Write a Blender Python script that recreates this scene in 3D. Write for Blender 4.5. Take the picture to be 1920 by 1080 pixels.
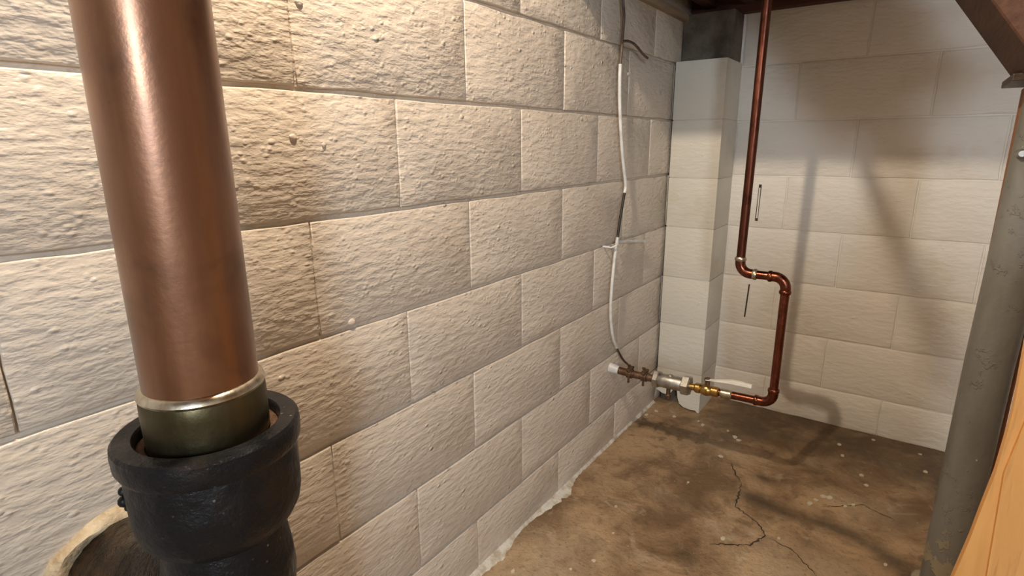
import bpy, bmesh, math, random
from mathutils import Vector, Matrix
random.seed(7)
for o in list(bpy.data.objects): bpy.data.objects.remove(o)
S = bpy.context.scene
C = S.collection

# ------------------------------------------------------------------ camera
F_PX, YAW, PITCH, ROLL = 1047.4, 0.62124, 0.25056, -0.008054
CAM = Vector((0.7976, 0.0, 1.0798))
fw = Vector((-math.sin(YAW)*math.cos(PITCH), math.cos(YAW)*math.cos(PITCH), -math.sin(PITCH)))
rt0 = Vector((math.cos(YAW), math.sin(YAW), 0)); up0 = rt0.cross(fw)
rt = math.cos(ROLL)*rt0 + math.sin(ROLL)*up0
up = -math.sin(ROLL)*rt0 + math.cos(ROLL)*up0
cam = bpy.data.objects.new('camera', bpy.data.cameras.new('camera'))
C.objects.link(cam)
cam.data.sensor_width = 36; cam.data.lens = F_PX/1920*36; cam.data.clip_start = 0.02
M = Matrix.Identity(4)
for i in range(3):
    M[i][0] = rt[i]; M[i][1] = up[i]; M[i][2] = -fw[i]; M[i][3] = CAM[i]
cam.matrix_world = M
S.camera = cam
def hit(px, py, axis, val):
    """the point where the ray of a photo pixel meets the plane  axis = val"""
    d = fw + rt*((px-960)/F_PX) - up*((py-540)/F_PX)
    return CAM + d*((val-CAM[axis])/d[axis])

# ------------------------------------------------------------------ world, lights, exposure
W = bpy.data.worlds.new('world'); S.world = W; W.use_nodes = True
W.node_tree.nodes['Background'].inputs[0].default_value = (0.55, 0.6, 0.7, 1)
W.node_tree.nodes['Background'].inputs[1].default_value = 0.02
S.view_settings.view_transform = 'Standard'; S.view_settings.look = 'None'
S.view_settings.exposure = -0.22; S.view_settings.gamma = 1.0
S.view_settings.use_curve_mapping = False
BULB = Vector((0.27, 0.42, 1.97))
def lamp(name, kind, loc, power, col, target=None, **kw):
    l = bpy.data.lights.new(name, kind); l.energy = power; l.color = col
    for k, v in kw.items(): setattr(l, k, v)
    o = bpy.data.objects.new(name, l); C.objects.link(o); o.location = loc
    if target is not None:
        o.rotation_euler = (Vector(target)-Vector(loc)).to_track_quat('-Z', 'Y').to_euler()
    return o
# the pipe, cable and landing shadows all lead back to one bulb above the picture; the cool sheen on the
# copper pipe and the second, flatter shadow edge on the block wall lead to daylight at the far end of the cellar
lamp('ceiling_bulb_offscreen', 'POINT', BULB, 82, (1.0, 0.84, 0.64), shadow_soft_size=0.022)
lamp('window_rear_offscreen', 'AREA', (2.15, -1.93, 1.60), 90, (0.76, 0.88, 1.0), (0.3, 0.8, 0.9),
     shape='RECTANGLE', size=0.55, size_y=0.9)

# ------------------------------------------------------------------ material helpers
def mat(name, rough=0.6, metal=0.0, col=(0.5, 0.5, 0.5), spec=0.5):
    m = bpy.data.materials.new(name); m.use_nodes = True
    b = m.node_tree.nodes['Principled BSDF']
    b.inputs['Base Color'].default_value = (*col, 1); b.inputs['Roughness'].default_value = rough
    b.inputs['Metallic'].default_value = metal; b.inputs['Specular IOR Level'].default_value = spec
    return m
class N:
    """small node-building helper"""
    def __init__(s, m): s.m = m; s.t = m.node_tree; s.b = s.t.nodes['Principled BSDF']; s._p = None
    def new(s, ty, **kw):
        n = s.t.nodes.new(ty)
        for k, v in kw.items(): setattr(n, k, v)
        return n
    def put(s, sock, v):
        if isinstance(v, bpy.types.NodeSocket): s.t.links.new(v, sock)
        elif isinstance(v, (tuple, list)) and len(v) == 3 and sock.type == 'RGBA': sock.default_value = (*v, 1)
        else: sock.default_value = v
    def pos(s, scale=(1, 1, 1), local=False):
        src = s.new('ShaderNodeTexCoord').outputs['Object'] if local else s.new('ShaderNodeNewGeometry').outputs['Position']
        mp = s.new('ShaderNodeMapping'); s.put(mp.inputs['Vector'], src); mp.inputs['Scale'].default_value = scale
        return mp.outputs[0]
    def noise(s, vec, scale, detail=3, rough=0.55, dist=0.0):
        n = s.new('ShaderNodeTexNoise'); s.put(n.inputs['Vector'], vec)
        n.inputs['Scale'].default_value = scale; n.inputs['Detail'].default_value = detail
        n.inputs['Roughness'].default_value = rough; n.inputs['Distortion'].default_value = dist
        return n.outputs[0]
    def voro(s, vec, scale, rnd=1.0, feature='F1'):
        n = s.new('ShaderNodeTexVoronoi', feature=feature); s.put(n.inputs['Vector'], vec)
        n.inputs['Scale'].default_value = scale; n.inputs['Randomness'].default_value = rnd
        return n.outputs['Distance']
    def ramp(s, v, a, b, lo=0.0, hi=1.0):
        n = s.new('ShaderNodeMapRange'); n.interpolation_type = 'SMOOTHSTEP'
        s.put(n.inputs[0], v)
        for i, x in zip((1, 2, 3, 4), (a, b, lo, hi)): n.inputs[i].default_value = x
        return n.outputs[0]
    def math(s, op, a, b=0.0):
        n = s.new('ShaderNodeMath', operation=op); s.put(n.inputs[0], a); s.put(n.inputs[1], b); return n.outputs[0]
    def mix(s, f, a, b):
        n = s.new('ShaderNodeMix', data_type='RGBA'); s.put(n.inputs[0], f); s.put(n.inputs[6], a); s.put(n.inputs[7], b)
        return n.outputs[2]
    def attr(s, name): return s.new('ShaderNodeAttribute', attribute_name=name).outputs['Fac']
    def bump(s, h, dist, strength=1.0):
        n = s.new('ShaderNodeBump'); s.put(n.inputs['Height'], h)
        n.inputs['Distance'].default_value = dist; n.inputs['Strength'].default_value = strength
        if s._p is not None: s.put(n.inputs['Normal'], s._p)
        s._p = n.outputs[0]; s.put(s.b.inputs['Normal'], s._p)
    def color(s, v): s.put(s.b.inputs['Base Color'], v)
    def rough(s, v): s.put(s.b.inputs['Roughness'], v)

def painted_block(name, base, dirt, lump, fine, rough, axis):
    m = mat(name, rough); n = N(m)
    st = (1, 0.45, 1.25) if axis == 0 else (0.45, 1, 1.25)      # roller strokes run along the wall
    p = n.pos(); ps = n.pos(st)
    warp = n.noise(p, 7, 2)
    v = n.new('ShaderNodeVectorMath', operation='ADD'); n.put(v.inputs[0], ps)
    vs = n.new('ShaderNodeVectorMath', operation='SCALE'); n.put(vs.inputs[0], n.new('ShaderNodeTexNoise').outputs[1]); vs.inputs['Scale'].default_value = 0.0
    big = n.noise(p, 2.2, 3)
    n.color(n.mix(n.ramp(n.noise(p, 5, 4, 0.6), 0.52, 0.78), base, dirt))
    a = n.noise(ps, 62, 3, 0.5)                                   # skin of thick paint
    b = n.noise(p, 190, 3, 0.55)
    strk = n.math('MULTIPLY', n.noise(n.pos((1, 0.22, 1.4) if axis == 0 else (0.22, 1, 1.4)), 120, 2), n.ramp(n.noise(p, 3.2, 2), 0.48, 0.6))
    lum = n.math('MULTIPLY', n.ramp(n.voro(n.pos((1, 0.8, 1.1)), 30), 0.04, 0.20, 1, 0), n.ramp(n.noise(p, 8, 3), 0.50, 0.62))
    lum2 = n.math('MULTIPLY', n.ramp(n.voro(n.pos((1, 0.85, 1.1)), 74), 0.0, 0.42, 1, 0), n.ramp(n.noise(p, 24, 3), 0.42, 0.62))
    n.bump(big, 0.03, 0.15)
    n.bump(n.math('ADD', n.ramp(a, 0.30, 0.72), n.math('ADD', n.math('MULTIPLY', b, 0.35), n.math('MULTIPLY', strk, 0.45))), fine)
    n.bump(n.math('ADD', lum, n.math('MULTIPLY', lum2, 0.5)), lump)
    n.rough(n.ramp(n.noise(p, 14, 3), 0.3, 0.7, rough-0.06, rough+0.08))
    return m
M_LEFT = painted_block('cream_paint_left', (0.64, 0.56, 0.47), (0.57, 0.48, 0.38), 0.0030, 0.0015, 0.33, 0)
M_BACK = painted_block('cream_paint_back', (0.72, 0.68, 0.61), (0.64, 0.58, 0.48), 0.0010, 0.0010, 0.55, 1)
M_PIL = painted_block('white_paint_pilaster', (0.64, 0.61, 0.53), (0.56, 0.51, 0.40), 0.0008, 0.0008, 0.5, 1)

def floor_mat():
    m = mat('stained_concrete', 0.6); n = N(m); p = n.pos()
    a = n.noise(p, 4.5, 6, 0.65, 0.5); b = n.noise(p, 17, 5, 0.65, 0.3); c = n.noise(p, 90, 4, 0.65)
    col = n.mix(n.ramp(a, 0.34, 0.66), (0.17, 0.10, 0.048), (0.44, 0.30, 0.17))
    col = n.mix(n.math('MULTIPLY', n.ramp(b, 0.5, 0.72), 0.65), col, (0.115, 0.07, 0.034))
    col = n.mix(n.math('MULTIPLY', n.ramp(n.noise(p, 10, 4, 0.6, 1.0), 0.56, 0.7), 0.45), col, (0.50, 0.41, 0.29))
    pale = n.math('MULTIPLY', n.attr('pale'), n.ramp(b, 0.25, 0.6, 0.35, 1.0))
    col = n.mix(pale, col, (0.54, 0.43, 0.285))
    damp = n.math('MULTIPLY', n.attr('damp'), n.ramp(n.noise(p, 11, 5, 0.7), 0.28, 0.6, 0.45, 1.0))
    col = n.mix(damp, col, (0.055, 0.034, 0.015))
    col = n.mix(n.math('MULTIPLY', n.ramp(n.noise(p, 60, 5, 0.7), 0.52, 0.70), 0.5), col, (0.10, 0.062, 0.032))
    spk = n.ramp(n.voro(p, 42), 0.05, 0.085, 1, 0)
    spk = n.math('MULTIPLY', spk, n.ramp(n.noise(p, 3.4, 2), 0.5, 0.62))
    col = n.mix(n.math('MULTIPLY', spk, 0.8), col, (0.55, 0.49, 0.38))
    dk = n.math('MULTIPLY', n.ramp(n.voro(n.pos((1, 1.3, 1)), 30), 0.04, 0.09, 1, 0), n.ramp(n.noise(p, 5, 2), 0.5, 0.6))
    col = n.mix(n.math('MULTIPLY', dk, 0.7), col, (0.07, 0.04, 0.02))
    n.color(col)
    n.rough(n.ramp(damp, 0, 1, 0.68, 0.42))
    n.bump(a, 0.012, 0.6); n.bump(n.math('ADD', b, n.math('MULTIPLY', c, 0.6)), 0.006)
    return m
M_FLOOR = floor_mat()

def copper(name, c1, c2, c3, rough, scale=6, stretch=(1, 1, 0.12), metal=1.0, coat=0.0):
    m = mat(name, rough, metal); n = N(m)
    if coat:
        n.b.inputs['Coat Weight'].default_value = coat; n.b.inputs['Coat Roughness'].default_value = 0.33; n.b.inputs['Coat IOR'].default_value = 1.7
    p = n.pos(); ps = n.pos(stretch)
    col = n.mix(n.ramp(n.noise(ps, scale*4, 4, 0.6), 0.35, 0.65), c1, c2)
    col = n.mix(n.ramp(n.noise(p, scale, 5, 0.65, 0.6), 0.5, 0.72), col, c3)
    spot = n.math('MULTIPLY', n.ramp(n.voro(p, 22), 0.03, 0.09, 1, 0), n.ramp(n.noise(p, 6), 0.52, 0.6))
    col = n.mix(n.math('MULTIPLY', spot, 0.7), col, (0.04, 0.02, 0.012))
    n.color(col)
    n.rough(n.ramp(n.noise(p, scale*2, 4), 0.3, 0.7, rough-0.07, rough+0.10))
    n.bump(n.noise(p, 160, 3), 0.0004, 0.6)
    return m
M_BIGCU = copper('aged_copper_stack', (0.28, 0.125, 0.055), (0.20, 0.08, 0.034), (0.10, 0.036, 0.016), 0.36, 5, metal=0.8, coat=0.55)
M_CU = copper('copper_tube', (0.25, 0.082, 0.048), (0.17, 0.053, 0.032), (0.10, 0.032, 0.02), 0.28, 18)
M_DKCU = copper('dark_copper_tube', (0.14, 0.048, 0.03), (0.10, 0.034, 0.022), (0.065, 0.022, 0.014), 0.40, 18)
M_SOLDER = copper('solder', (0.62, 0.58, 0.48), (0.5, 0.44, 0.33), (0.34, 0.26, 0.16), 0.32, 24)
M_FERR = copper('greened_ferrule', (0.115, 0.10, 0.058), (0.09, 0.075, 0.04), (0.06, 0.045, 0.028), 0.42, 9)
M_BRASS = copper('brass', (0.55, 0.36, 0.12), (0.42, 0.27, 0.09), (0.24, 0.14, 0.05), 0.32, 20)
M_GALV = copper('galvanized', (0.50, 0.49, 0.45), (0.42, 0.41, 0.37), (0.27, 0.25, 0.21), 0.42, 30)
M_RUSTSTEEL = copper('rusty_steel', (0.24, 0.16, 0.11), (0.16, 0.095, 0.06), (0.09, 0.05, 0.03), 0.6, 30)

def iron():
    m = mat('tarred_cast_iron', 0.4, 0.0, spec=0.3); n = N(m); p = n.pos()
    col = n.mix(n.ramp(n.noise(p, 12, 5, 0.65), 0.48, 0.72), (0.007, 0.0075, 0.009), (0.022, 0.013, 0.008))
    col = n.mix(n.math('MULTIPLY', n.ramp(n.voro(p, 85), 0.05, 0.14, 1, 0), n.ramp(n.noise(p, 13), 0.52, 0.64)), col, (0.16, 0.135, 0.11))
    n.color(col); n.rough(n.ramp(n.noise(p, 20, 4), 0.35, 0.7, 0.30, 0.55))
    n.bump(n.noise(p, 45, 5, 0.65), 0.003); n.bump(n.noise(p, 14, 3), 0.006, 0.7)
    return m
M_IRON = iron()
def tar():
    m = mat('glossy_tar', 0.22, 0.0, spec=0.22); n = N(m); p = n.pos()
    n.color(n.mix(n.ramp(n.noise(p, 22, 5, 0.7), 0.42, 0.7), (0.005, 0.003, 0.002), (0.034, 0.016, 0.005)))
    n.bump(n.noise(p, 30, 5, 0.65, 0.5), 0.012)
    return m
M_TAR = tar()
def plain(name, col, col2, rough, sc=20, bump=0.001, metal=0.0, bs=60):
    m = mat(name, rough, metal); n = N(m); p = n.pos()
    n.color(n.mix(n.ramp(n.noise(p, sc, 5, 0.65), 0.38, 0.68), col, col2))
    n.bump(n.noise(p, bs, 4, 0.6), bump)
    return m
M_OAKUM = plain('rusty_oakum', (0.13, 0.06, 0.03), (0.05, 0.025, 0.014), 0.8, 60, 0.004)
M_MORTAR = plain('cream_mortar_patch', (0.62, 0.50, 0.33), (0.34, 0.23, 0.12), 0.6, 14, 0.006, bs=40)
M_WHITEP = plain('white_paint_spill', (0.68, 0.66, 0.60), (0.42, 0.36, 0.27), 0.6, 24, 0.003, bs=80)
M_CHIP = plain('paint_flake', (0.62, 0.56, 0.45), (0.50, 0.44, 0.34), 0.6, 40)
M_CABLE = plain('white_cable_jacket', (0.72, 0.73, 0.72), (0.56, 0.56, 0.54), 0.4, 30, 0.0005)
M_LEVER = plain('cream_lever', (0.82, 0.79, 0.70), (0.74, 0.70, 0.60), 0.45, 30, 0.0004)
M_BLACK = plain('black_cable', (0.012, 0.010, 0.009), (0.035, 0.022, 0.016), 0.5, 30, 0.0008)
M_DWIRE = plain('brown_wire', (0.06, 0.035, 0.025), (0.12, 0.08, 0.06), 0.5, 30, 0.0008)
M_CRACK = plain('crack_dirt', (0.045, 0.028, 0.014), (0.08, 0.05, 0.025), 0.9)
M_ROUGHCON = plain('bare_dirty_concrete', (0.14, 0.115, 0.088), (0.07, 0.056, 0.04), 0.9, 12, 0.006, bs=30)
M_PLAINWALL = plain('plain_cream_paint', (0.60, 0.55, 0.47), (0.53, 0.47, 0.38), 0.7, 6)
M_STEELPLATE = plain('dark_steel_plate', (0.03, 0.024, 0.02), (0.06, 0.035, 0.022), 0.5, 20)
def column_paint():
    m = mat('grey_column_paint', 0.42); n = N(m); p = n.pos()
    col = n.mix(n.ramp(n.noise(n.pos((1, 1, 0.3)), 12, 5, 0.6), 0.35, 0.7), (0.19, 0.19, 0.175), (0.135, 0.13, 0.113))
    z = n.new('ShaderNodeSeparateXYZ'); n.put(z.inputs[0], n.new('ShaderNodeNewGeometry').outputs['Position'])
    low = n.ramp(z.outputs[2], 0.05, 0.30, 1, 0)
    flake = n.ramp(n.math('ADD', n.noise(p, 26, 5, 0.7), n.math('MULTIPLY', low, 0.13)), 0.60, 0.64)
    col = n.mix(n.math('MULTIPLY', flake, low), col, (0.30, 0.26, 0.18))
    chips = n.math('MULTIPLY', n.ramp(n.voro(n.pos((1, 1, 0.7)), 36), 0.05, 0.085, 1, 0), n.ramp(n.noise(p, 9), 0.46, 0.56))
    n.color(n.mix(chips, col, (0.50, 0.50, 0.46)))
    n.bump(n.noise(p, 60, 4), 0.0015); n.bump(flake, 0.001)
    return m
M_COL = column_paint()
def wood(name, c1, c2, rough, grain, sc=1.0, bump=0.0006):
    m = mat(name, rough, spec=0.5 if rough < 0.5 else 0.3); n = N(m)
    g = [5*sc, 5*sc, 5*sc]; g[grain] = 0.35*sc
    v = n.pos(tuple(g), local=True)
    a = n.noise(v, 6, 6, 0.6, 1.2); b = n.noise(v, 26, 4, 0.6)
    col = n.mix(n.ramp(a, 0.35, 0.66), c1, c2)
    dark = tuple(x*0.62 for x in c2)
    n.color(n.mix(n.math('MULTIPLY', n.ramp(b, 0.52, 0.75), 0.6), col, dark))
    n.bump(b, bump)
    return m
M_OAK = wood('honey_oak', (0.66, 0.345, 0.115), (0.57, 0.28, 0.088), 0.36, 2)
M_OAK2 = wood('honey_oak_stile', (0.69, 0.38, 0.14), (0.60, 0.305, 0.10), 0.36, 2, 1.3)
M_REDWOOD = wood('red_brown_beam', (0.10, 0.036, 0.022), (0.065, 0.022, 0.014), 0.65, 0, 1.0, 0.0015)
M_JOIST = wood('dark_brown_joist', (0.085, 0.038, 0.021), (0.055, 0.024, 0.013), 0.7, 1, 1.0, 0.0015)
M_STAIR = wood('brown_stair_timber', (0.14, 0.06, 0.033), (0.095, 0.04, 0.022), 0.65, 0, 1.0, 0.0015)
M_POST = wood('orange_brown_post', (0.36, 0.17, 0.085), (0.26, 0.115, 0.055), 0.6, 2, 1.2, 0.001)
M_SILL = wood('grey_brown_sill', (0.42, 0.33, 0.24), (0.32, 0.24, 0.165), 0.7, 1, 1.0, 0.001)

# ------------------------------------------------------------------ mesh helpers
def mesh_obj(name, bm, material, parent=None, smooth=False, sharp=35):
    bmesh.ops.recalc_face_normals(bm, faces=bm.faces)
    me = bpy.data.meshes.new(name); bm.to_mesh(me); bm.free()
    me.materials.append(material)
    if smooth:
        me.polygons.foreach_set('use_smooth', [True]*len(me.polygons))
        me.set_sharp_from_angle(angle=math.radians(sharp))
    o = bpy.data.objects.new(name, me); C.objects.link(o)
    if parent: o.parent = parent
    return o
def local_to(o, parent):
    """parent an object built in world coordinates to a thing whose Empty stands elsewhere"""
    o.parent = parent; o.matrix_parent_inverse = Matrix.Translation(parent.location).inverted()
    return o
def tag(o, label=None, cat=None, group=None, kind=None):
    for k, v in (('label', label), ('category', cat), ('group', group), ('kind', kind)):
        if v: o[k] = v
    return o
def thing(name, loc, label, cat, group=None):
    e = bpy.data.objects.new(name, None); C.objects.link(e); e.location = loc; e.empty_display_size = 0.05
    return tag(e, label, cat, group)
def part(root, name, bm, material, smooth=False, label=None, sharp=35):
    o = mesh_obj(name, bm, material, None, smooth, sharp)
    base = root
    o.parent = root
    w = Vector((0, 0, 0)); r = root
    while r is not None: w += r.location; r = r.parent
    o.data.transform(Matrix.Translation(-w))
    if label: o['label'] = label
    return o
def bm_box(x0, x1, y0, y1, z0, z1, bevel=0.0, bm=None):
    bm = bm or bmesh.new()
    r = bmesh.ops.create_cube(bm, size=1)
    for v in r['verts']:
        v.co = Vector((x0+(v.co.x+.5)*(x1-x0), y0+(v.co.y+.5)*(y1-y0), z0+(v.co.z+.5)*(z1-z0)))
    if bevel: bmesh.ops.bevel(bm, geom=bm.edges[:], offset=bevel, segments=2, affect='EDGES', profile=0.6)
    return bm
def bm_beam(a, b, w, h, side=Vector((0, 1, 0)), bevel=0.003):
    """box from a to b; w across `side`, h across the remaining direction"""
    a, b = Vector(a), Vector(b); d = (b-a).normalized(); u = side.normalized(); v = d.cross(u).normalized()
    bm = bmesh.new(); vs = []
    for p in (a, b):
        for s, t in ((-1, -1), (1, -1), (1, 1), (-1, 1)): vs.append(bm.verts.new(p+u*s*w/2+v*t*h/2))
    for f in ((0, 1, 2, 3), (7, 6, 5, 4), (0, 4, 5, 1), (1, 5, 6, 2), (2, 6, 7, 3), (3, 7, 4, 0)): bm.faces.new([vs[i] for i in f])
    if bevel: bmesh.ops.bevel(bm, geom=bm.edges[:], offset=bevel, segments=1, affect='EDGES')
    return bm
def bm_tube(pts, rad, seg=16, caps=True, bm=None, squash=None):
    """sweep a circle along a polyline; rad is one radius or one per point"""
    bm = bm or bmesh.new(); pts = [Vector(p) for p in pts]
    rs = rad if isinstance(rad, (list, tuple)) else [rad]*len(pts)
    tang = []
    for i in range(len(pts)):
        a = pts[max(i-1, 0)]; b = pts[min(i+1, len(pts)-1)]; tang.append((b-a).normalized())
    n = tang[0].orthogonal().normalized(); rings = []
    for i, p in enumerate(pts):
        t = tang[i]; n = (n - t*n.dot(t)).normalized(); bb = t.cross(n)
        rings.append([bm.verts.new(p + (n*math.cos(2*math.pi*k/seg) + bb*math.sin(2*math.pi*k/seg))*rs[i]) for k in range(seg)])
    for i in range(len(rings)-1):
        for k in range(seg):
            bm.faces.new((rings[i][k], rings[i][(k+1) % seg], rings[i+1][(k+1) % seg], rings[i+1][k]))
    if caps: bm.faces.new(rings[0][::-1]); bm.faces.new(rings[-1])
    return bm
def arc(c, a, b, r, n=8):
    """quarter arc from c+a*r to c+b*r around centre c (a, b unit vectors)"""
    c, a, b = Vector(c), Vector(a), Vector(b)
    return [c + a*r*math.cos(math.pi/2*i/n) + b*r*math.sin(math.pi/2*i/n) for i in range(n+1)]
def bm_lathe(prof, cx, cy, seg=48, bm=None, closed=False, wob=0.0, tilt=(0, 0), zc=0.0):
    bm = bm or bmesh.new(); rings = []
    for (r, z) in prof:
        ring = []
        for k in range(seg):
            t = 2*math.pi*k/seg
            rr = r*(1+wob*math.sin(3*t+z*40)*0.5+wob*math.sin(7*t+1.3+z*90)*0.35) if wob else r
            ring.append(bm.verts.new((cx+rr*math.cos(t), cy+rr*math.sin(t), z + (tilt[0]*math.cos(t)+tilt[1]*math.sin(t))*rr)))
        rings.append(ring)
    n = len(rings)
    for i in range(n if closed else n-1):
        a, b = rings[i], rings[(i+1) % n]
        for k in range(seg): bm.faces.new((a[k], a[(k+1) % seg], b[(k+1) % seg], b[k]))
    if not closed: bm.faces.new(rings[0][::-1]); bm.faces.new(rings[-1])
    return bm
def bm_prism(poly, axis, a, b, bevel=0.0):
    """extrude a 2-D polygon (the two other axes in order) from a to b along `axis`"""
    bm = bmesh.new()
    def mk(p, t):
        if axis == 0: return Vector((t, p[0], p[1]))
        if axis == 1: return Vector((p[0], t, p[1]))
        return Vector((p[0], p[1], t))
    A = [bm.verts.new(mk(p, a)) for p in poly]; B = [bm.verts.new(mk(p, b)) for p in poly]; n = len(poly)
    bm.faces.new(A[::-1]); bm.faces.new(B)
    for i in range(n): bm.faces.new((A[i], A[(i+1) % n], B[(i+1) % n], B[i]))
    if bevel: bmesh.ops.bevel(bm, geom=bm.edges[:], offset=bevel, segments=2, affect='EDGES')
    return bm

# ------------------------------------------------------------------ masonry
HB = 0.2032
def block_mesh(name, material, w, h, depth, gv, gh, bev, jit, axis, nx=9, nz=5, seed=0):
    """one painted concrete block, origin at its lower corner on the wall face.
    axis 0: face looks to +x, runs along +y.  axis 1: face looks to -y, runs along +x"""
    rnd = random.Random(seed); bm = bmesh.new()
    x0, x1, z0, z1 = gv/2, w-gv/2, gh/2, h-gh/2
    loop = []
    for i in range(nx): loop.append((x0+(x1-x0)*i/nx, z0, 0, -1))
    for i in range(nz): loop.append((x1, z0+(z1-z0)*i/nz, 1, 0))
    for i in range(nx): loop.append((x1-(x1-x0)*i/nx, z1, 0, 1))
    for i in range(nz): loop.append((x0, z1-(z1-z0)*i/nz, -1, 0))
    off = [rnd.uniform(-jit, jit) for _ in loop]
    def P(u, v, d):
        return Vector((d, u, v)) if axis == 0 else Vector((u, -d, v))
    def ring(inset, d):
        out = []
        for (u, v, ex, ez), o in zip(loop, off):
            cu, cv = min(max(u, x0+inset), x1-inset), min(max(v, z0+inset), z1-inset)
            out.append(bm.verts.new(P(cu+ex*o, cv+ez*o, d)))
        return out
    rs = [ring(0, -depth), ring(0, -bev), ring(bev*0.35, -bev*0.3), ring(bev*1.1, 0)]
    for a, b in zip(rs, rs[1:]):
        n = len(a)
        for i in range(n): bm.faces.new((a[i], a[(i+1) % n], b[(i+1) % n], b[i]))
    bm.faces.new(rs[-1])
    bmesh.ops.recalc_face_normals(bm, faces=bm.faces)
    me = bpy.data.meshes.new(name); bm.to_mesh(me); bm.free(); me.materials.append(material)
    me.polygons.foreach_set('use_smooth', [True]*len(me.polygons)); me.set_sharp_from_angle(angle=math.radians(50))
    return me
YB = 2.359                     # back wall
ZL, ZBK = 1.1667, 1.1596       # one bed joint of each wall
# ---- left wall
wall_left = tag(mesh_obj('wall_left', bm_box(-0.25, -0.0085, -2.0, YB+0.25, -0.1, 2.33), M_LEFT), 'cream-painted concrete block wall with deep mortar joints', kind='structure')
full = [block_mesh('block', M_LEFT, 2*HB, HB, 0.02, 0.0024, 0.0080, 0.0022, 0.0013, 0, seed=i) for i in range(6)]
def lay(wall, meshes, mk, axis, a0, a1, start, z, h, i0):
    """one course from a0 to a1; `start` is any head joint"""
    k = math.floor((a0-start)/(2*HB)); x = start+k*2*HB; i = i0
    while x < a1-0.002:
        l, r = max(x, a0), min(x+2*HB, a1)
        if r-l > 0.03:
            if r-l > 2*HB-0.001 and h > HB-0.001: me = meshes[(i*5+i0) % len(meshes)]
            else: me = mk(r-l, h, i)
            o = bpy.data.objects.new('block', me); C.objects.link(o); o.parent = wall
            o.location = (random.uniform(-0.0012, 0.0006), l, z) if axis == 0 else (l, YB+random.uniform(-0.0005, 0.0008), z)
        x += 2*HB; i += 1
row = 0
for k in range(-6, 6):
    z0 = ZL+k*HB; h = HB
    if z0 < 0: h = HB+z0+0.004; z0 = -0.004
    if h < 0.02: continue
    if z0 > 2.2: continue
    par = (k % 2)              # k=-1 (A-B): joints at .752 + n*.4064
    st = 0.752 if par else 0.752+HB
    lay(wall_left, full, lambda w, h, i: block_mesh('block', M_LEFT, w, h, 0.02, 0.0024, 0.0080, 0.0022, 0.0013, 0, seed=i+50), 0, -0.87, YB-0.001, st, z0, h, k+20)
# ---- back wall
wall_back = tag(mesh_obj('wall_back', bm_box(-0.0065, 2.6, YB+0.0032, YB+0.25, -0.1, 2.33), M_BACK), 'beige painted block wall behind the copper pipe', kind='structure')
fullb = [block_mesh('block', M_BACK, 2*HB, HB, 0.02, 0.004, 0.0055, 0.003, 0.0012, 1, seed=100+i) for i in range(6)]
for k in range(-6, 5):
    z0 = ZBK+k*HB; h = HB
    if z0 < 0: h = HB+z0+0.004; z0 = -0.004
    if h < 0.02: continue
    st = 0.602 if k % 2 else 0.602+HB
    lay(wall_back, fullb, lambda w, h, i: block_mesh('block', M_BACK, w, h, 0.02, 0.004, 0.0055, 0.003, 0.0012, 1, seed=i+150), 1, 0.003, 2.2, st, z0, h, k+20)
# ---- the rest of the cellar, out of view
tag(mesh_obj('wall_right', bm_box(2.6, 2.8, -2.0, YB+0.25, -0.1, 2.33), M_PLAINWALL), 'plain cream cellar wall opposite the block wall', kind='structure')
tag(mesh_obj('wall_rear', bm_box(-0.25, 2.8, -2.2, -2.0, -0.1, 2.33), M_PLAINWALL), 'plain cream cellar wall at the other end', kind='structure')
ceiling = tag(mesh_obj('ceiling', bm_box(-0.25, 2.8, -2.2, YB+0.25, 2.33, 2.4), M_JOIST), 'dark wooden board ceiling', kind='structure')
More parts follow.
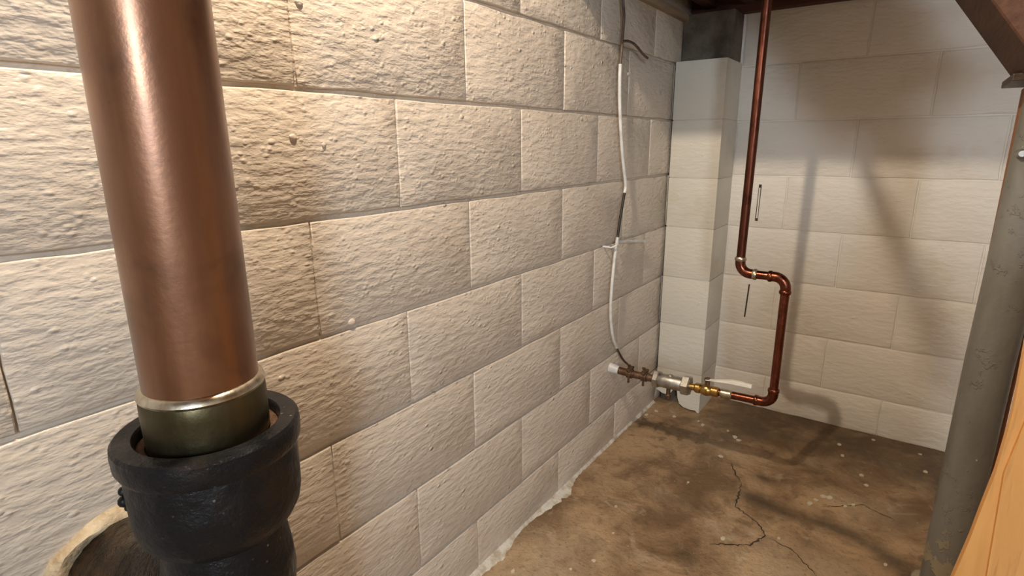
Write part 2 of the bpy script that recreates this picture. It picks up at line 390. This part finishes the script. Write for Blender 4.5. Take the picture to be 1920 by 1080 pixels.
# ---- floor with damp and pale stains
def seg_dist(p, pl):
    best = 9
    for a, b in zip(pl, pl[1:]):
        ax, ay = a; bx, by = b; dx, dy = bx-ax, by-ay
        t = max(0, min(1, ((p[0]-ax)*dx+(p[1]-ay)*dy)/(dx*dx+dy*dy)))
        best = min(best, math.hypot(p[0]-ax-t*dx, p[1]-ay-t*dy))
    return best
def smooth(x): x = max(0, min(1, x)); return x*x*(3-2*x)
RIDGE = [(0.50, 1.69), (0.624, 1.665), (0.734, 1.675), (0.841, 1.65), (0.93, 1.56), (1.0, 1.42)]
def floor_bm():
    bm = bmesh.new()
    la = bm.verts.layers.float.new('damp'); lp = bm.verts.layers.float.new('pale')
    xs = [-0.1]+[i*0.02 for i in range(0, 66)]+[1.5, 2.0, 2.7]
    ys = [-2.1, -1.0, 0.0]+[0.4+i*0.02 for i in range(0, 99)]+[2.42]
    g = []
    for x in xs:
        col = []
        for y in ys:
            v = bm.verts.new((x, y, 0.0)); col.append(v)
            d = 0.0
            d = max(d, 0.78*smooth((y-1.97+0.10*math.sin(x*7))/0.16)*smooth((x-0.16)/0.2))          # damp along the back wall
            d = max(d, 0.9*smooth(1-seg_dist((x, y), RIDGE)/0.055))
            d = max(d, 0.75*smooth(1-math.hypot((x-0.515)/0.07, (y-1.815)/0.03)))
            d = max(d, 0.6*smooth(1-math.hypot((x-0.435)/0.07, (y-1.31)/0.05)))
            d = max(d, 0.5*smooth(1-math.hypot((x-0.30)/0.16, (y-1.53)/0.06)))
            d = max(d, 0.55*smooth(1-math.hypot((x-0.70)/0.35, (y-2.10)/0.22)))
            v[la] = d
            p = 0.0
            p = max(p, 0.65*smooth(1-math.hypot((x-0.14)/0.22, (y-1.03)/0.35)))
            p = max(p, 0.60*smooth(1.1-math.hypot((x-0.72)/0.24, (y-1.42)/0.20)))
            p = max(p, 0.45*smooth(1-math.hypot((x-0.80)/0.22, (y-1.82)/0.13)))
            p = max(p, 0.35*smooth(1-math.hypot((x-0.42)/0.18, (y-1.93)/0.08)))
            v[lp] = p
        g.append(col)
    for i in range(len(xs)-1):
        for j in range(len(ys)-1): bm.faces.new((g[i][j], g[i+1][j], g[i+1][j+1], g[i][j+1]))
    return bm
fl = floor_bm()
floor = tag(mesh_obj('floor', fl, M_FLOOR, smooth=True), 'stained brown concrete floor with damp patches', kind='structure')
if floor.data.polygons[0].normal.z < 0: floor.data.flip_normals()
def ribbon(name, pl, w, seed):
    rnd = random.Random(seed); pts = []
    for a, b in zip(pl, pl[1:]):
        n = max(2, int(math.hypot(b[0]-a[0], b[1]-a[1])/0.008))
        for i in range(n): pts.append((a[0]+(b[0]-a[0])*i/n+rnd.uniform(-.003, .003), a[1]+(b[1]-a[1])*i/n+rnd.uniform(-.003, .003)))
    pts.append(pl[-1]); bm = bmesh.new(); prev = None
    for i, p in enumerate(pts):
        q = pts[min(i+1, len(pts)-1)] if i < len(pts)-1 else p; o = pts[max(i-1, 0)]
        d = Vector((q[0]-o[0], q[1]-o[1], 0)).normalized(); nn = Vector((-d.y, d.x, 0))
        ww = w*rnd.uniform(0.3, 1)*min(1, 0.15+i/6, 0.15+(len(pts)-1-i)/6)
        a = bm.verts.new(Vector((p[0], p[1], 0.0006))+nn*ww); b = bm.verts.new(Vector((p[0], p[1], 0.0006))-nn*ww)
        if prev: bm.faces.new((prev[0], a, b, prev[1]))
        prev = (a, b)
    return mesh_obj(name, bm, M_CRACK, floor)
ribbon('crack', [(0.465, 1.75), (0.483, 1.61), (0.563, 1.56), (0.586, 1.52), (0.558, 1.455), (0.466, 1.396)], 0.0035, 1)
ribbon('crack', [(0.40, 1.86), (0.43, 1.80), (0.465, 1.75)], 0.003, 2)
ribbon('crack', [(0.70, 1.76), (0.80, 1.84), (0.90, 1.80)], 0.002, 3)
ribbon('crack', [(0.586, 1.52), (0.66, 1.50), (0.74, 1.42)], 0.0022, 4)
# white paint line along the foot of the left wall
def paint_line():
    rnd = random.Random(3); bm = bmesh.new(); prev = None; y = 0.2
    while y < 2.16:
        w = 0.0065+rnd.uniform(-.002, .002)
        for c, s, a in ((1.375, 0.055, 0.040), (1.28, 0.045, 0.020), (1.02, 0.07, 0.026), (0.90, 0.06, 0.02)):
            w += a*math.exp(-((y-c)/s)**2)*rnd.uniform(0.65, 1.15)
        if y > 1.95: w += 0.004
        ps = [Vector((-0.004, y, 0.010+rnd.uniform(-.002, .002))), Vector((0.003, y, 0.005)), Vector((w*0.6, y, 0.0028)), Vector((w, y, -0.001))]
        vs = [bm.verts.new(p) for p in ps]
        if prev:
            for i in range(3): bm.faces.new((prev[i], prev[i+1], vs[i+1], vs[i]))
        prev = vs; y += 0.012
    return bm
tag(mesh_obj('trim_1', paint_line(), M_WHITEP, smooth=True), 'ragged white paint line where block wall meets floor', kind='structure')
# ---- pilaster in the corner
PY, PX0, PX1, PTOP = 2.16, 0.0085, 0.195, 1.375
pil = tag(mesh_obj('pilaster', bm_box(PX0+0.003, PX1-0.003, PY+0.003, YB+0.004, 0.10, PTOP-0.003), M_PIL), 'narrow white-painted block pilaster in the corner', kind='structure')
def pil_block(z0, z1, seed, broken=False):
    bm = bmesh.new()
    g = 0.0022
    bm_box(PX0, PX1, PY, YB+0.003, z0+g/2, z1-g/2, 0.002, bm)
    if broken:
        bm.free()
        poly = [(PX0, 0.30), (PX0, 0.062), (0.035, 0.050), (0.060, 0.046), (0.074, 0.062), (0.088, 0.088), (0.098, 0.075), (0.104, 0.040), (0.112, 0.020), (0.130, 0.009), (0.160, 0.005), (0.180, 0.007), (0.188, -0.002), (PX1, -0.002), (PX1, z1-g/2), (PX0, z1-g/2)]
        poly = poly[1:]
        bm = bm_prism(poly, 1, PY, YB+0.003, 0.0)
    o = mesh_obj('block', bm, M_PIL, pil, smooth=True); return o
zz = [0.0, 0.165, 0.362, 0.560, 0.762, 0.952, 1.165, PTOP]
for i in range(len(zz)-1): pil_block(zz[i], zz[i+1], i, i == 0)
mesh_obj('broken_core', bm_box(PX0+0.004, PX1-0.02, PY+0.05, YB, -0.002, 0.12), M_ROUGHCON, pil)
# dirty unpainted block above the pilaster
bm = bmesh.new(); bm_box(0.002, 0.188, PY+0.07, YB+0.002, PTOP-0.002, 1.545, 0.004, bm)
mesh_obj('cap_block', bm, M_ROUGHCON, pil)['label'] = 'bare dirty concrete above the painted blocks'

# ------------------------------------------------------------------ landing and stairs overhead
land = thing('stair_landing', (0.5, 2.3, 1.545), 'dark brown timber landing framed over the back corner', 'landing')
LYF = 1.245                      # front edge of the landing
part(land, 'header_beam', bm_box(0.002, 2.3, YB-0.045, YB-0.002, 1.545, 1.735, 0.003), M_REDWOOD, label='red-brown beam along the back wall')
part(land, 'rim_beam', bm_box(0.002, 0.60, LYF, LYF+0.04, 1.56, 1.75, 0.003), M_REDWOOD)
for x in (0.06, 0.20, 0.345, 0.52):
    part(land, 'joist', bm_box(x, x+0.038, LYF+0.04, YB-0.045, 1.57, 1.75, 0.003), M_JOIST)
for i in range(8):
    y = LYF+i*0.1385
    part(land, 'deck_board', bm_box(0.002, 0.60, y, y+0.135, 1.75, 1.775, 0.002), M_JOIST)
sp = part(land, 'sill_strip', bm_box(-0.004, 0.022, 1.3, YB-0.046, 1.522, 1.546, 0.003), M_SILL, label='pale strip on top of the block wall')
stair = thing('staircase', (1.0, 1.45, 1.17), 'brown timber stair flight descending onto the grey column', 'staircase')
A = hit(1893, 141, 1, 1.62); B = hit(1790, 0, 1, 1.62)
sl = (B-A).normalized()
up_end = A + sl*0.50; lo_end = A - sl*0.03
nrm = Vector((-sl.z, 0, sl.x)); nrm = nrm if nrm.z > 0 else -nrm
a0, b0 = lo_end+nrm*0.018, up_end+nrm*0.018
a0 = Vector((a0.x, 1.46, a0.z)); b0 = Vector((b0.x, 1.46, b0.z))
part(stair, 'soffit_board', bm_beam(a0, b0, 0.32, 0.036), M_JOIST, label='dark underside board')
a1 = lo_end+nrm*0.13; b1 = up_end+nrm*0.13
part(stair, 'stringer', bm_beam(Vector((a1.x, 1.32, a1.z)), Vector((b1.x, 1.32, b1.z)), 0.038, 0.20), M_STAIR, label='brown stringer side')
part(stair, 'stringer', bm_beam(Vector((a1.x, 1.60, a1.z)), Vector((b1.x, 1.60, b1.z)), 0.038, 0.20), M_STAIR)
for i in range(3):
    c = lo_end + sl*(0.12+0.19*i) + nrm*0.19
    part(stair, 'tread', bm_box(c.x-0.02, c.x+0.19, 1.339, 1.581, c.z, c.z+0.03, 0.003), M_STAIR)
# diagonal brace hanging from the landing, above the picture: throws the slanting shadow on the back wall
def on_light(px, py, y):
    p = hit(px, py, 1, YB); k = (y-BULB.y)/(YB-BULB.y); return BULB+(p-BULB)*k
pa, pb = on_light(1600, 260, 1.38), on_light(1790, 720, 0.86)
part(stair, 'diagonal_brace', bm_beam(pa+(pa-pb)*0.25, pb, 0.03, 0.024), M_JOIST)

# ------------------------------------------------------------------ grey column, post behind it, plate on top
colm = thing('steel_column', (0.985, 1.56, 0), 'round grey-painted steel column with chipped paint at its foot', 'column')
part(colm, 'shaft', bm_tube([(0.983, 1.56, -0.002), (0.984, 1.56, 0.6), (0.993, 1.56, 1.165)], 0.0435, 40), M_COL, smooth=True)
part(colm, 'base_plate', bm_lathe([(0.060, 0), (0.060, 0.006), (0.056, 0.010), (0.048, 0.014), (0.040, 0.016)], 0.983, 1.56, 32, wob=0.03), M_COL, smooth=True)
cp = hit(1890, 157, 1, 1.53)
part(colm, 'cap_plate', bm_box(cp.x, cp.x+0.20, 1.47, 1.66, cp.z, cp.z+0.014, 0.002), M_STEELPLATE)
bl = hit(1916, 288, 1, 1.52)
bt = part(colm, 'bolt', bm_tube([bl+Vector((0.0, 0.03, 0)), bl+Vector((0, -0.004, 0)), bl+Vector((0, -0.008, 0))], [0.009, 0.009, 0.006], 12), M_GALV, smooth=True)
post = thing('timber_post', (1.0, 1.66, 0), 'orange-brown timber post hidden behind the grey column', 'post')
pt, pb2 = hit(1911, 200, 1, 1.62), hit(1781, 850, 1, 1.62)
part(post, 'timber', bm_beam(Vector((pb2.x+0.045, 1.65, -0.002)), Vector((pt.x+0.048, 1.65, cp.z)), 0.06, 0.089, bevel=0.003), M_POST)
post.children[0].name = 'post_timber'

# ------------------------------------------------------------------ oak panel at the right
pan = thing('oak_panel', (1.1, 0.9, 0), 'honey-coloured oak furniture panel with a curved edge by the grey column', 'panel')
prof = [(0.975, 1.02), (0.948, 0.95), (0.938, 0.89), (0.935, 0.839), (0.937, 0.783), (0.938, 0.746), (0.937, 0.70), (0.935, 0.653), (0.929, 0.594), (0.925, 0.549), (0.917, 0.484), (0.905, 0.38), (0.895, 0.25), (0.89, 0.0), (1.42, 0.0), (1.42, 1.02)]
part(pan, 'side_board', bm_prism(prof, 1, 0.9, 0.918, 0.0018), M_OAK)
st = [(0.966, 1.0), (0.940, 0.69), (0.951, 0.50), (0.96, 0.30), (0.965, 0.02), (1.40, 0.02), (1.40, 1.0)]
st = [(0.985, 1.0), (0.958, 0.80), (0.943, 0.66), (0.950, 0.50), (0.955, 0.30), (0.960, 0.02), (1.40, 0.02), (1.40, 1.0)]
part(pan, 'front_board', bm_prism(st, 1, 0.8972, 0.9003, 0.001), M_OAK2)

# ------------------------------------------------------------------ soil stack: copper pipe in a cast-iron hub
SX, SY = 0.235, 0.245
stack = thing('soil_stack', (SX, SY, 0), 'thick copper drain pipe set in a black cast-iron hub', 'drain pipe')
part(stack, 'copper_pipe', bm_tube([(SX, SY, 0.78), (SX, SY, 1.0), (SX, SY, 1.6), (SX, SY, 2.33)], 0.0525, 64), M_BIGCU, smooth=True)
TL = (0.0, 0.0)
fer = part(stack, 'ferrule', bm_lathe([(0.0565, 0.775), (0.0575, 0.80), (0.0580, 0.83), (0.0575, 0.843), (0.0555, 0.847), (0.0530, 0.848)], SX, SY, 64), M_FERR, smooth=True, label='dark greenish metal ferrule')
sr = part(fer, 'solder_ring', bm_lathe([(0.0526, 0.844), (0.0574, 0.8442), (0.0586, 0.8470), (0.0574, 0.8505), (0.0545, 0.8530), (0.0526, 0.854)], SX, SY, 64, wob=0.012), M_SOLDER, smooth=True, label='bright solder bead')
part(stack, 'hub_collar', bm_lathe([(0.066, 0.770), (0.0660, 0.7995), (0.0685, 0.8035), (0.0840, 0.8035), (0.0868, 0.8005), (0.0875, 0.794), (0.0870, 0.782), (0.0845, 0.7765), (0.0800, 0.7740), (0.0700, 0.773)], SX, SY, 64, closed=True, wob=0.004), M_IRON, smooth=True)
part(stack, 'oakum_packing', bm_lathe([(0.0672, 0.775), (0.0672, 0.791), (0.063, 0.7945), (0.058, 0.792), (0.0565, 0.775)], SX, SY, 48, closed=True, wob=0.02), M_OAKUM, smooth=True, label='rusty packing around the ferrule')
part(stack, 'hub_barrel', bm_lathe([(0.070, 0.778), (0.0800, 0.7755), (0.0815, 0.762), (0.0820, 0.735), (0.0815, 0.718), (0.0790, 0.705), (0.0735, 0.694), (0.0660, 0.687), (0.0600, 0.684)], SX, SY, 64, wob=0.012), M_IRON, smooth=True)
part(stack, 'lower_pipe', bm_lathe([(0.058, 0.70), (0.0600, 0.683), (0.0620, 0.670), (0.0655, 0.645), (0.0665, 0.615), (0.0640, 0.590), (0.0600, 0.56), (0.0590, 0.50), (0.0590, 0.0)], SX, SY, 48, wob=0.012), M_IRON, smooth=True)
# branch arm that turns into the block wall, glossy with tar
br = bm_tube([(SX, SY, 0.655), (SX-0.045, SY-0.006, 0.620), (SX-0.09, SY-0.012, 0.585), (SX-0.14, SY-0.018, 0.555), (SX-0.19, SY-0.022, 0.535), (-0.02, SY-0.022, 0.525)],
             [0.050, 0.060, 0.070, 0.077, 0.080, 0.080], 40)
for v in br.verts: v.co += Vector((math.sin(v.co.z*140+v.co.y*60), math.sin(v.co.x*120), math.sin(v.co.x*90+v.co.y*150)))*0.0016
part(stack, 'branch_arm', br, M_TAR, smooth=True, label='tarry branch running into the wall')
for (dx, dz, r) in ((-0.0815, 0.752, 0.005), (-0.0825, 0.741, 0.006), (-0.080, 0.733, 0.004)):
    v = Vector((SX, SY, 0))-Vector((CAM.x, CAM.y, 0)); v.normalize(); rr = Vector((v.y, -v.x, 0))
    b = bmesh.new(); bmesh.ops.create_icosphere(b, subdivisions=2, radius=r)
    for w in b.verts: w.co = Vector((SX, SY, dz))+rr*dx+w.co
    part(stack, 'tar_drip', b, M_IRON, smooth=True)
# mortar patch round the branch where it enters the wall
PR = 0.098
def patch():
    c = Vector((0, 0.222, 0.525)); bm = bmesh.new(); rnd = random.Random(5); rings = []
    for j, (rr, d) in enumerate(((PR+.003, -0.006), (PR, 0.006), (PR-.008, 0.013), (PR-.018, 0.011), (PR-.026, 0.004), (PR-.034, -0.006))):
        rings.append([])
        for k in range(40):
            t = 2*math.pi*k/40; w = 1+0.05*math.sin(3*t+1)+0.04*math.sin(5*t+j)+rnd.uniform(-.015, .015)
            rings[-1].append(bm.verts.new((d+rnd.uniform(-.0015, .0015), c.y+rr*w*math.cos(t), c.z+rr*w*math.sin(t))))
    for a, b in zip(rings, rings[1:]):
        for k in range(40): bm.faces.new((a[k], a[(k+1) % 40], b[(k+1) % 40], b[k]))
    return bm
tag(mesh_obj('mortar_patch', patch(), M_MORTAR, wall_left, smooth=True, sharp=60), 'cream mortar ring around the drain branch')

# ------------------------------------------------------------------ copper water pipe along the back corner
PYP = 1.72
wp = thing('water_pipe', (0.0, PYP, 0.30), 'thin copper water pipe rising from a valve on the block wall', 'water pipe')
R = 0.0125
X1, X2 = 0.403, 0.533
ZB_, ZJ = 0.313, 0.705
ux, uz = Vector((1, 0, 0)), Vector((0, 0, 1))
er = 0.032
def zr(x): return 0.300+0.013*x/X2
part(wp, 'riser', bm_tube([(X1, PYP, ZJ+er), (X1+0.003, PYP, 1.1), (X1+0.006, PYP, 1.749)], R, 20), M_DKCU, smooth=True, label='dark upper riser')
part(wp, 'elbow', bm_tube([(X1, PYP, ZJ+er+0.010)]+arc((X1+er, PYP, ZJ+er), -ux, -uz, er)+[(X1+er+0.01, PYP, ZJ)], R+0.0022, 20), M_CU, smooth=True)
part(wp, 'jog', bm_tube([(X1+er, PYP, ZJ), (X2-er, PYP, ZJ)], R, 20), M_CU, smooth=True)
part(wp, 'elbow', bm_tube([(X2-er-0.01, PYP, ZJ)]+arc((X2-er, PYP, ZJ-er), uz, ux, er)+[(X2, PYP, ZJ-er-0.010)], R+0.0022, 20), M_CU, smooth=True)
part(wp, 'drop', bm_tube([(X2, PYP, ZJ-er), (X2, PYP, ZB_+er)], R, 20), M_CU, smooth=True)
part(wp, 'elbow', bm_tube([(X2, PYP, ZB_+er+0.012)]+arc((X2-er, PYP, ZB_+er), ux, -uz, er)+[(X2-er-0.012, PYP, ZB_)], R+0.0022, 20), M_CU, smooth=True)
def bead(p, d, r=R+0.0042, l=0.006):
    p, d = Vector(p), Vector(d)
    part(wp, 'solder_joint', bm_tube([p-d*l, p-d*l*0.5, p+d*l*0.5, p+d*l], [r-0.002, r, r, r-0.002], 20), M_SOLDER if random.random() < 0.4 else M_CU, smooth=True)
for p, d in (((X1, PYP, ZJ+er+0.010), uz), ((X1+er+0.012, PYP, ZJ), ux), ((X2-er-0.012, PYP, ZJ), ux), ((X2, PYP, ZJ-er-0.010), uz), ((X2, PYP, ZB_+er+0.012), uz), ((X2-er-0.014, PYP, ZB_), ux)): bead(p, d)
part(wp, 'copper_run', bm_tube([(0.345, PYP, zr(0.345)), (X2-er, PYP, ZB_)], R, 20), M_CU, smooth=True)
part(wp, 'coupling', bm_tube([(0.380, PYP, zr(.38)), (0.384, PYP, zr(.384)), (0.412, PYP, zr(.412)), (0.416, PYP, zr(.416))], [R, R+0.003, R+0.003, R], 20), M_SOLDER, smooth=True, label='shiny soldered coupling')
# brass ball valve with a pale lever
bv = part(wp, 'ball_valve', bm_tube([(x, PYP, zr(x)) for x in (0.300, 0.303, 0.316, 0.318, 0.326, 0.338, 0.346, 0.352, 0.354, 0.372, 0.375)],
          [0.014, 0.0165, 0.0165, 0.0135, 0.018, 0.0200, 0.018, 0.0145, 0.0165, 0.0165, 0.0135], 20), M_BRASS, smooth=True, label='brass ball valve')
part(bv, 'stem', bm_tube([(0.338, PYP, 0.318), (0.338, PYP, 0.338), (0.338, PYP, 0.340), (0.338, PYP, 0.348)], [0.0075, 0.0075, 0.0105, 0.0105], 14), M_RUSTSTEEL, smooth=True)
hp = [hit(px, py, 1, PYP-0.01) for px, py in ((1345, 716), (1372, 716), (1390, 720), (1410, 725))]
lv = bmesh.new(); prev = None
lp = [Vector((0.333, PYP-0.004, 0.345)), Vector((0.356, PYP-0.006, 0.348))]+hp[1:]
for i, p in enumerate(lp):
    w = (0.008, 0.008, 0.0075, 0.007, 0.006)[i]; t = (0.0015, 0.0015, 0.006, 0.006, 0.005)[i]
    rgn = [lv.verts.new(p+Vector((0, sy*w, sz*t))) for sy, sz in ((-1, -1), (1, -1), (1, 1), (-1, 1))]
    if prev:
        for k in range(4): lv.faces.new((prev[k], prev[(k+1) % 4], rgn[(k+1) % 4], rgn[k]))
    else: lv.faces.new(rgn[::-1])
    prev = rgn
lv.faces.new(prev); bmesh.ops.bevel(lv, geom=lv.edges[:], offset=0.001, segments=1, affect='EDGES')
part(bv, 'lever_handle', lv, M_LEVER, label='pale cream lever handle')
# grey body with hex ends
gb = part(wp, 'regulator_body', bm_tube([(x, PYP, zr(x)) for x in (0.176, 0.180, 0.2, 0.262, 0.266)], [0.021, 0.0235, 0.024, 0.0235, 0.021], 24), M_GALV, smooth=True, label='grey metal coupling body')
def hexnut(root, x0, x1, r):
    b = bm_tube([(x0, PYP, zr(x0)), (x0+0.003, PYP, zr(x0)), (x1-0.003, PYP, zr(x1)), (x1, PYP, zr(x1))], [r*0.9, r, r, r*0.9], 6)
    return part(root, 'hex_nut', b, M_GALV)
hexnut(gb, 0.160, 0.180, 0.031); hexnut(gb, 0.258, 0.284, 0.034)
part(wp, 'brass_nipple', bm_tube([(0.280, PYP, zr(.28)), (0.303, PYP, zr(.303))], 0.0115, 18), M_BRASS, smooth=True)
part(wp, 'drain_plug', bm_tube([(0.212, PYP, 0.292), (0.212, PYP, 0.262), (0.212, PYP, 0.258), (0.212, PYP, 0.244)], [0.007, 0.007, 0.010, 0.009], 12), M_RUSTSTEEL, smooth=True)
part(wp, 'top_plug', bm_tube([(0.216, PYP, 0.318), (0.216, PYP, 0.329), (0.216, PYP, 0.331)], [0.010, 0.010, 0.008], 8), M_GALV, smooth=True)
part(wp, 'inlet_pipe', bm_tube([(-0.02, PYP-0.005, 0.307), (0.08, PYP, 0.301), (0.165, PYP, 0.303)], 0.0130, 20), M_RUSTSTEEL, smooth=True)
part(wp, 'paint_sleeve', bm_tube([(-0.012, PYP-0.006, 0.309), (0.004, PYP-0.005, 0.308), (0.018, PYP-0.004, 0.306), (0.030, PYP-0.003, 0.305)], [0.019, 0.018, 0.0165, 0.0138], 18), M_CABLE, smooth=True, label='white paint smeared on the inlet')
for x in (0.072, 0.126):      # ground clamps
    cl = part(wp, 'ground_clamp', bm_tube([(x-0.010, PYP, zr(x)), (x-0.009, PYP, zr(x)), (x+0.009, PYP, zr(x)), (x+0.010, PYP, zr(x))], [0.014, 0.0175, 0.0175, 0.014], 12), M_RUSTSTEEL)
    part(cl, 'clamp_screw', bm_tube([(x, PYP-0.012, zr(x)-0.030), (x, PYP-0.012, zr(x)+0.030), (x, PYP-0.012, zr(x)+0.036)], [0.0042, 0.0042, 0.0065], 8), M_RUSTSTEEL)
    part(cl, 'clamp_jaw', bm_box(x-0.007, x+0.007, PYP-0.020, PYP+0.020, zr(x)+0.013, zr(x)+0.022, 0.002), M_RUSTSTEEL)

# ------------------------------------------------------------------ white ground cable on the left wall
XC = 0.030
cab = thing('ground_cable', (XC, PYP, 0.33), 'white cable with dark bare stretches hanging down the block wall', 'cable')
def on_x(pts, x=XC): return [hit(px, py, 0, x) for px, py in pts]
def smooth_path(ps, n=6):
    out = []
    for i in range(len(ps)-1):
        p0, p1, p2, p3 = ps[max(i-1, 0)], ps[i], ps[i+1], ps[min(i+2, len(ps)-1)]
        for k in range(n):
            t = k/n; out.append(0.5*((2*p1)+(p2-p0)*t+(2*p0-5*p1+4*p2-p3)*t*t+(3*p1-p0-3*p2+p3)*t**3))
    return out+[ps[-1]]
cr = 0.0052
top = on_x([(1166, -110), (1168, -40), (1168, 0), (1170, 30), (1168, 60), (1166, 90), (1163, 120)])
mid = on_x([(1163, 120), (1162, 150), (1162, 190), (1164, 240), (1168, 300), (1173, 345), (1171, 362)])
blk = on_x([(1171, 362), (1167, 385), (1162, 415), (1158, 445)])
low = on_x([(1158, 445), (1153, 480), (1147, 540), (1145, 590), (1149, 630), (1156, 652)])
end = on_x([(1156, 652), (1168, 674), (1182, 688)]) + [Vector((0.072, PYP-0.012, zr(0.072)+0.02))]
part(cab, 'painted_cable', bm_tube(smooth_path(mid), cr, 12), M_CABLE, smooth=True)
part(cab, 'bare_cable', bm_tube(smooth_path(top), cr*0.8, 12), M_DWIRE, smooth=True, label='dark unpainted stretch')
part(cab, 'bare_cable', bm_tube(smooth_path(blk), cr*0.85, 12), M_BLACK, smooth=True, label='black unpainted stretch')
part(cab, 'painted_cable', bm_tube(smooth_path(low), cr, 12), M_CABLE, smooth=True)
part(cab, 'bare_cable', bm_tube(smooth_path(end), cr*0.75, 12), M_DWIRE, smooth=True)
stub = on_x([(1166, 78), (1176, 77), (1187, 81), (1197, 91), (1206, 102), (1214, 109)], 0.032)
part(cab, 'wire_stub', bm_tube(smooth_path(stub), 0.0038, 10), M_DWIRE, smooth=True, label='loose brown wire end')
# strap and peg that hold the cable
stp = thing('cable_strap', hit(1150, 460, 0, 0.0), 'small white metal strap pinning the cable to the wall', 'strap')
p0, p1 = hit(1158, 453, 0, 0.018), hit(1206, 452, 0, 0.018)
part(stp, 'bar', bm_beam(p0, p1, 0.012, 0.009, Vector((1, 0, 0)), 0.0015), M_CABLE)
m0 = hit(1200, 452, 0, 0.0)
part(stp, 'leg', bm_beam((-0.003, m0.y, m0.z), (0.02, m0.y, m0.z), 0.008, 0.008, Vector((0, 1, 0)), 0.001), M_CABLE)
k0 = hit(1152, 460, 0, XC)
part(stp, 'loop', bm_tube([Vector((-0.004, k0.y-0.016, k0.z-0.004)), Vector((XC-0.004, k0.y-0.013, k0.z-0.006)), Vector((XC+0.008, k0.y-0.004, k0.z)), Vector((XC+0.008, k0.y+0.006, k0.z+0.004)), p0], 0.0035, 8), M_CABLE, smooth=True)
part(stp, 'nail', bm_tube([hit(1147, 466, 0, -0.004), hit(1145, 464, 0, 0.022), hit(1146, 463, 0, 0.024)], [0.003, 0.003, 0.006], 8), M_BLACK)
# two paint-covered lumps / nail heads on the wall
for (px, py, r) in ((1090, 222, 0.0055), (549, 258, 0.0060), (1178, 139, 0.0055), (607, 272, 0.004), (660, 604, 0.007), (560, 5, 0.006)):
    c = hit(px, py, 0, 0.0); b = bmesh.new(); bmesh.ops.create_icosphere(b, subdivisions=2, radius=r)
    for v in b.verts: v.co = Vector((v.co.x*0.5, v.co.y*random.uniform(1.0, 1.25), v.co.z*random.uniform(0.85, 1.1)))+c
    o = mesh_obj('paint_lump', b, M_LEFT, wall_left, smooth=True)

# ------------------------------------------------------------------ holes and scratches in the back wall
def slot(px0, py0, px1, py1, w, name, label):
    a, b = hit(px0, py0, 1, YB-0.0006), hit(px1, py1, 1, YB-0.0006)
    bm = bm_beam(a, b, 0.003, w, Vector((0, 1, 0)), 0); o = mesh_obj(name, bm, M_CRACK, wall_back); return o
slot(1426, 346, 1418, 414, 0.010, 'slot_edge', ''); 
mesh_obj('slot_fill', bm_beam(hit(1425, 352, 1, YB-0.0012), hit(1419, 409, 1, YB-0.0012), 0.003, 0.005, Vector((0, 1, 0)), 0), M_BACK, wall_back)
slot(1405, 533, 1396, 594, 0.005, 'scratch', '')

# ------------------------------------------------------------------ paint flakes on the floor
rnd = random.Random(11)
FL = [(1240, 728, 5), (1264, 781, 6), (1230, 771, 6), (1212, 778, 5), (1310, 790, 4), (1317, 797, 5), (1352, 856, 8), (1365, 808, 4), (1378, 820, 7), (1384, 826, 8), (1574, 834, 7), (1580, 855, 5), (1637, 825, 5), (1725, 852, 4), (1355, 1010, 7), (1114, 1052, 7), (962, 1072, 6), (1530, 938, 7), (1545, 932, 8), (1555, 934, 7), (1518, 945, 7), (1615, 892, 6), (1625, 911, 6), (1585, 950, 5), (1600, 947, 5), (1290, 905, 4), (1155, 950, 4), (1070, 1068, 5), (1660, 1060, 5), (1150, 1000, 4), (1460, 1010, 4), (1735, 885, 5)]
for (px, py, s) in FL:
    c = hit(px, py, 2, 0.0); d = (c-CAM).length; r = s/F_PX*d*0.62
    n = rnd.randint(5, 8); a0 = rnd.uniform(0, 6); poly = []
    el = rnd.uniform(0.6, 1.0)
    for k in range(n):
        t = a0+2*math.pi*k/n; q = r*rnd.uniform(0.65, 1.15)
        poly.append((c.x+q*math.cos(t), c.y+q*math.sin(t)*el*1.5))
    o = mesh_obj('paint_flake', bm_prism(poly, 2, -0.0004, 0.0022), M_CHIP)
    tag(o, 'small pale paint flake lying on the brown concrete floor', 'paint flake', 'paint flakes on the floor')
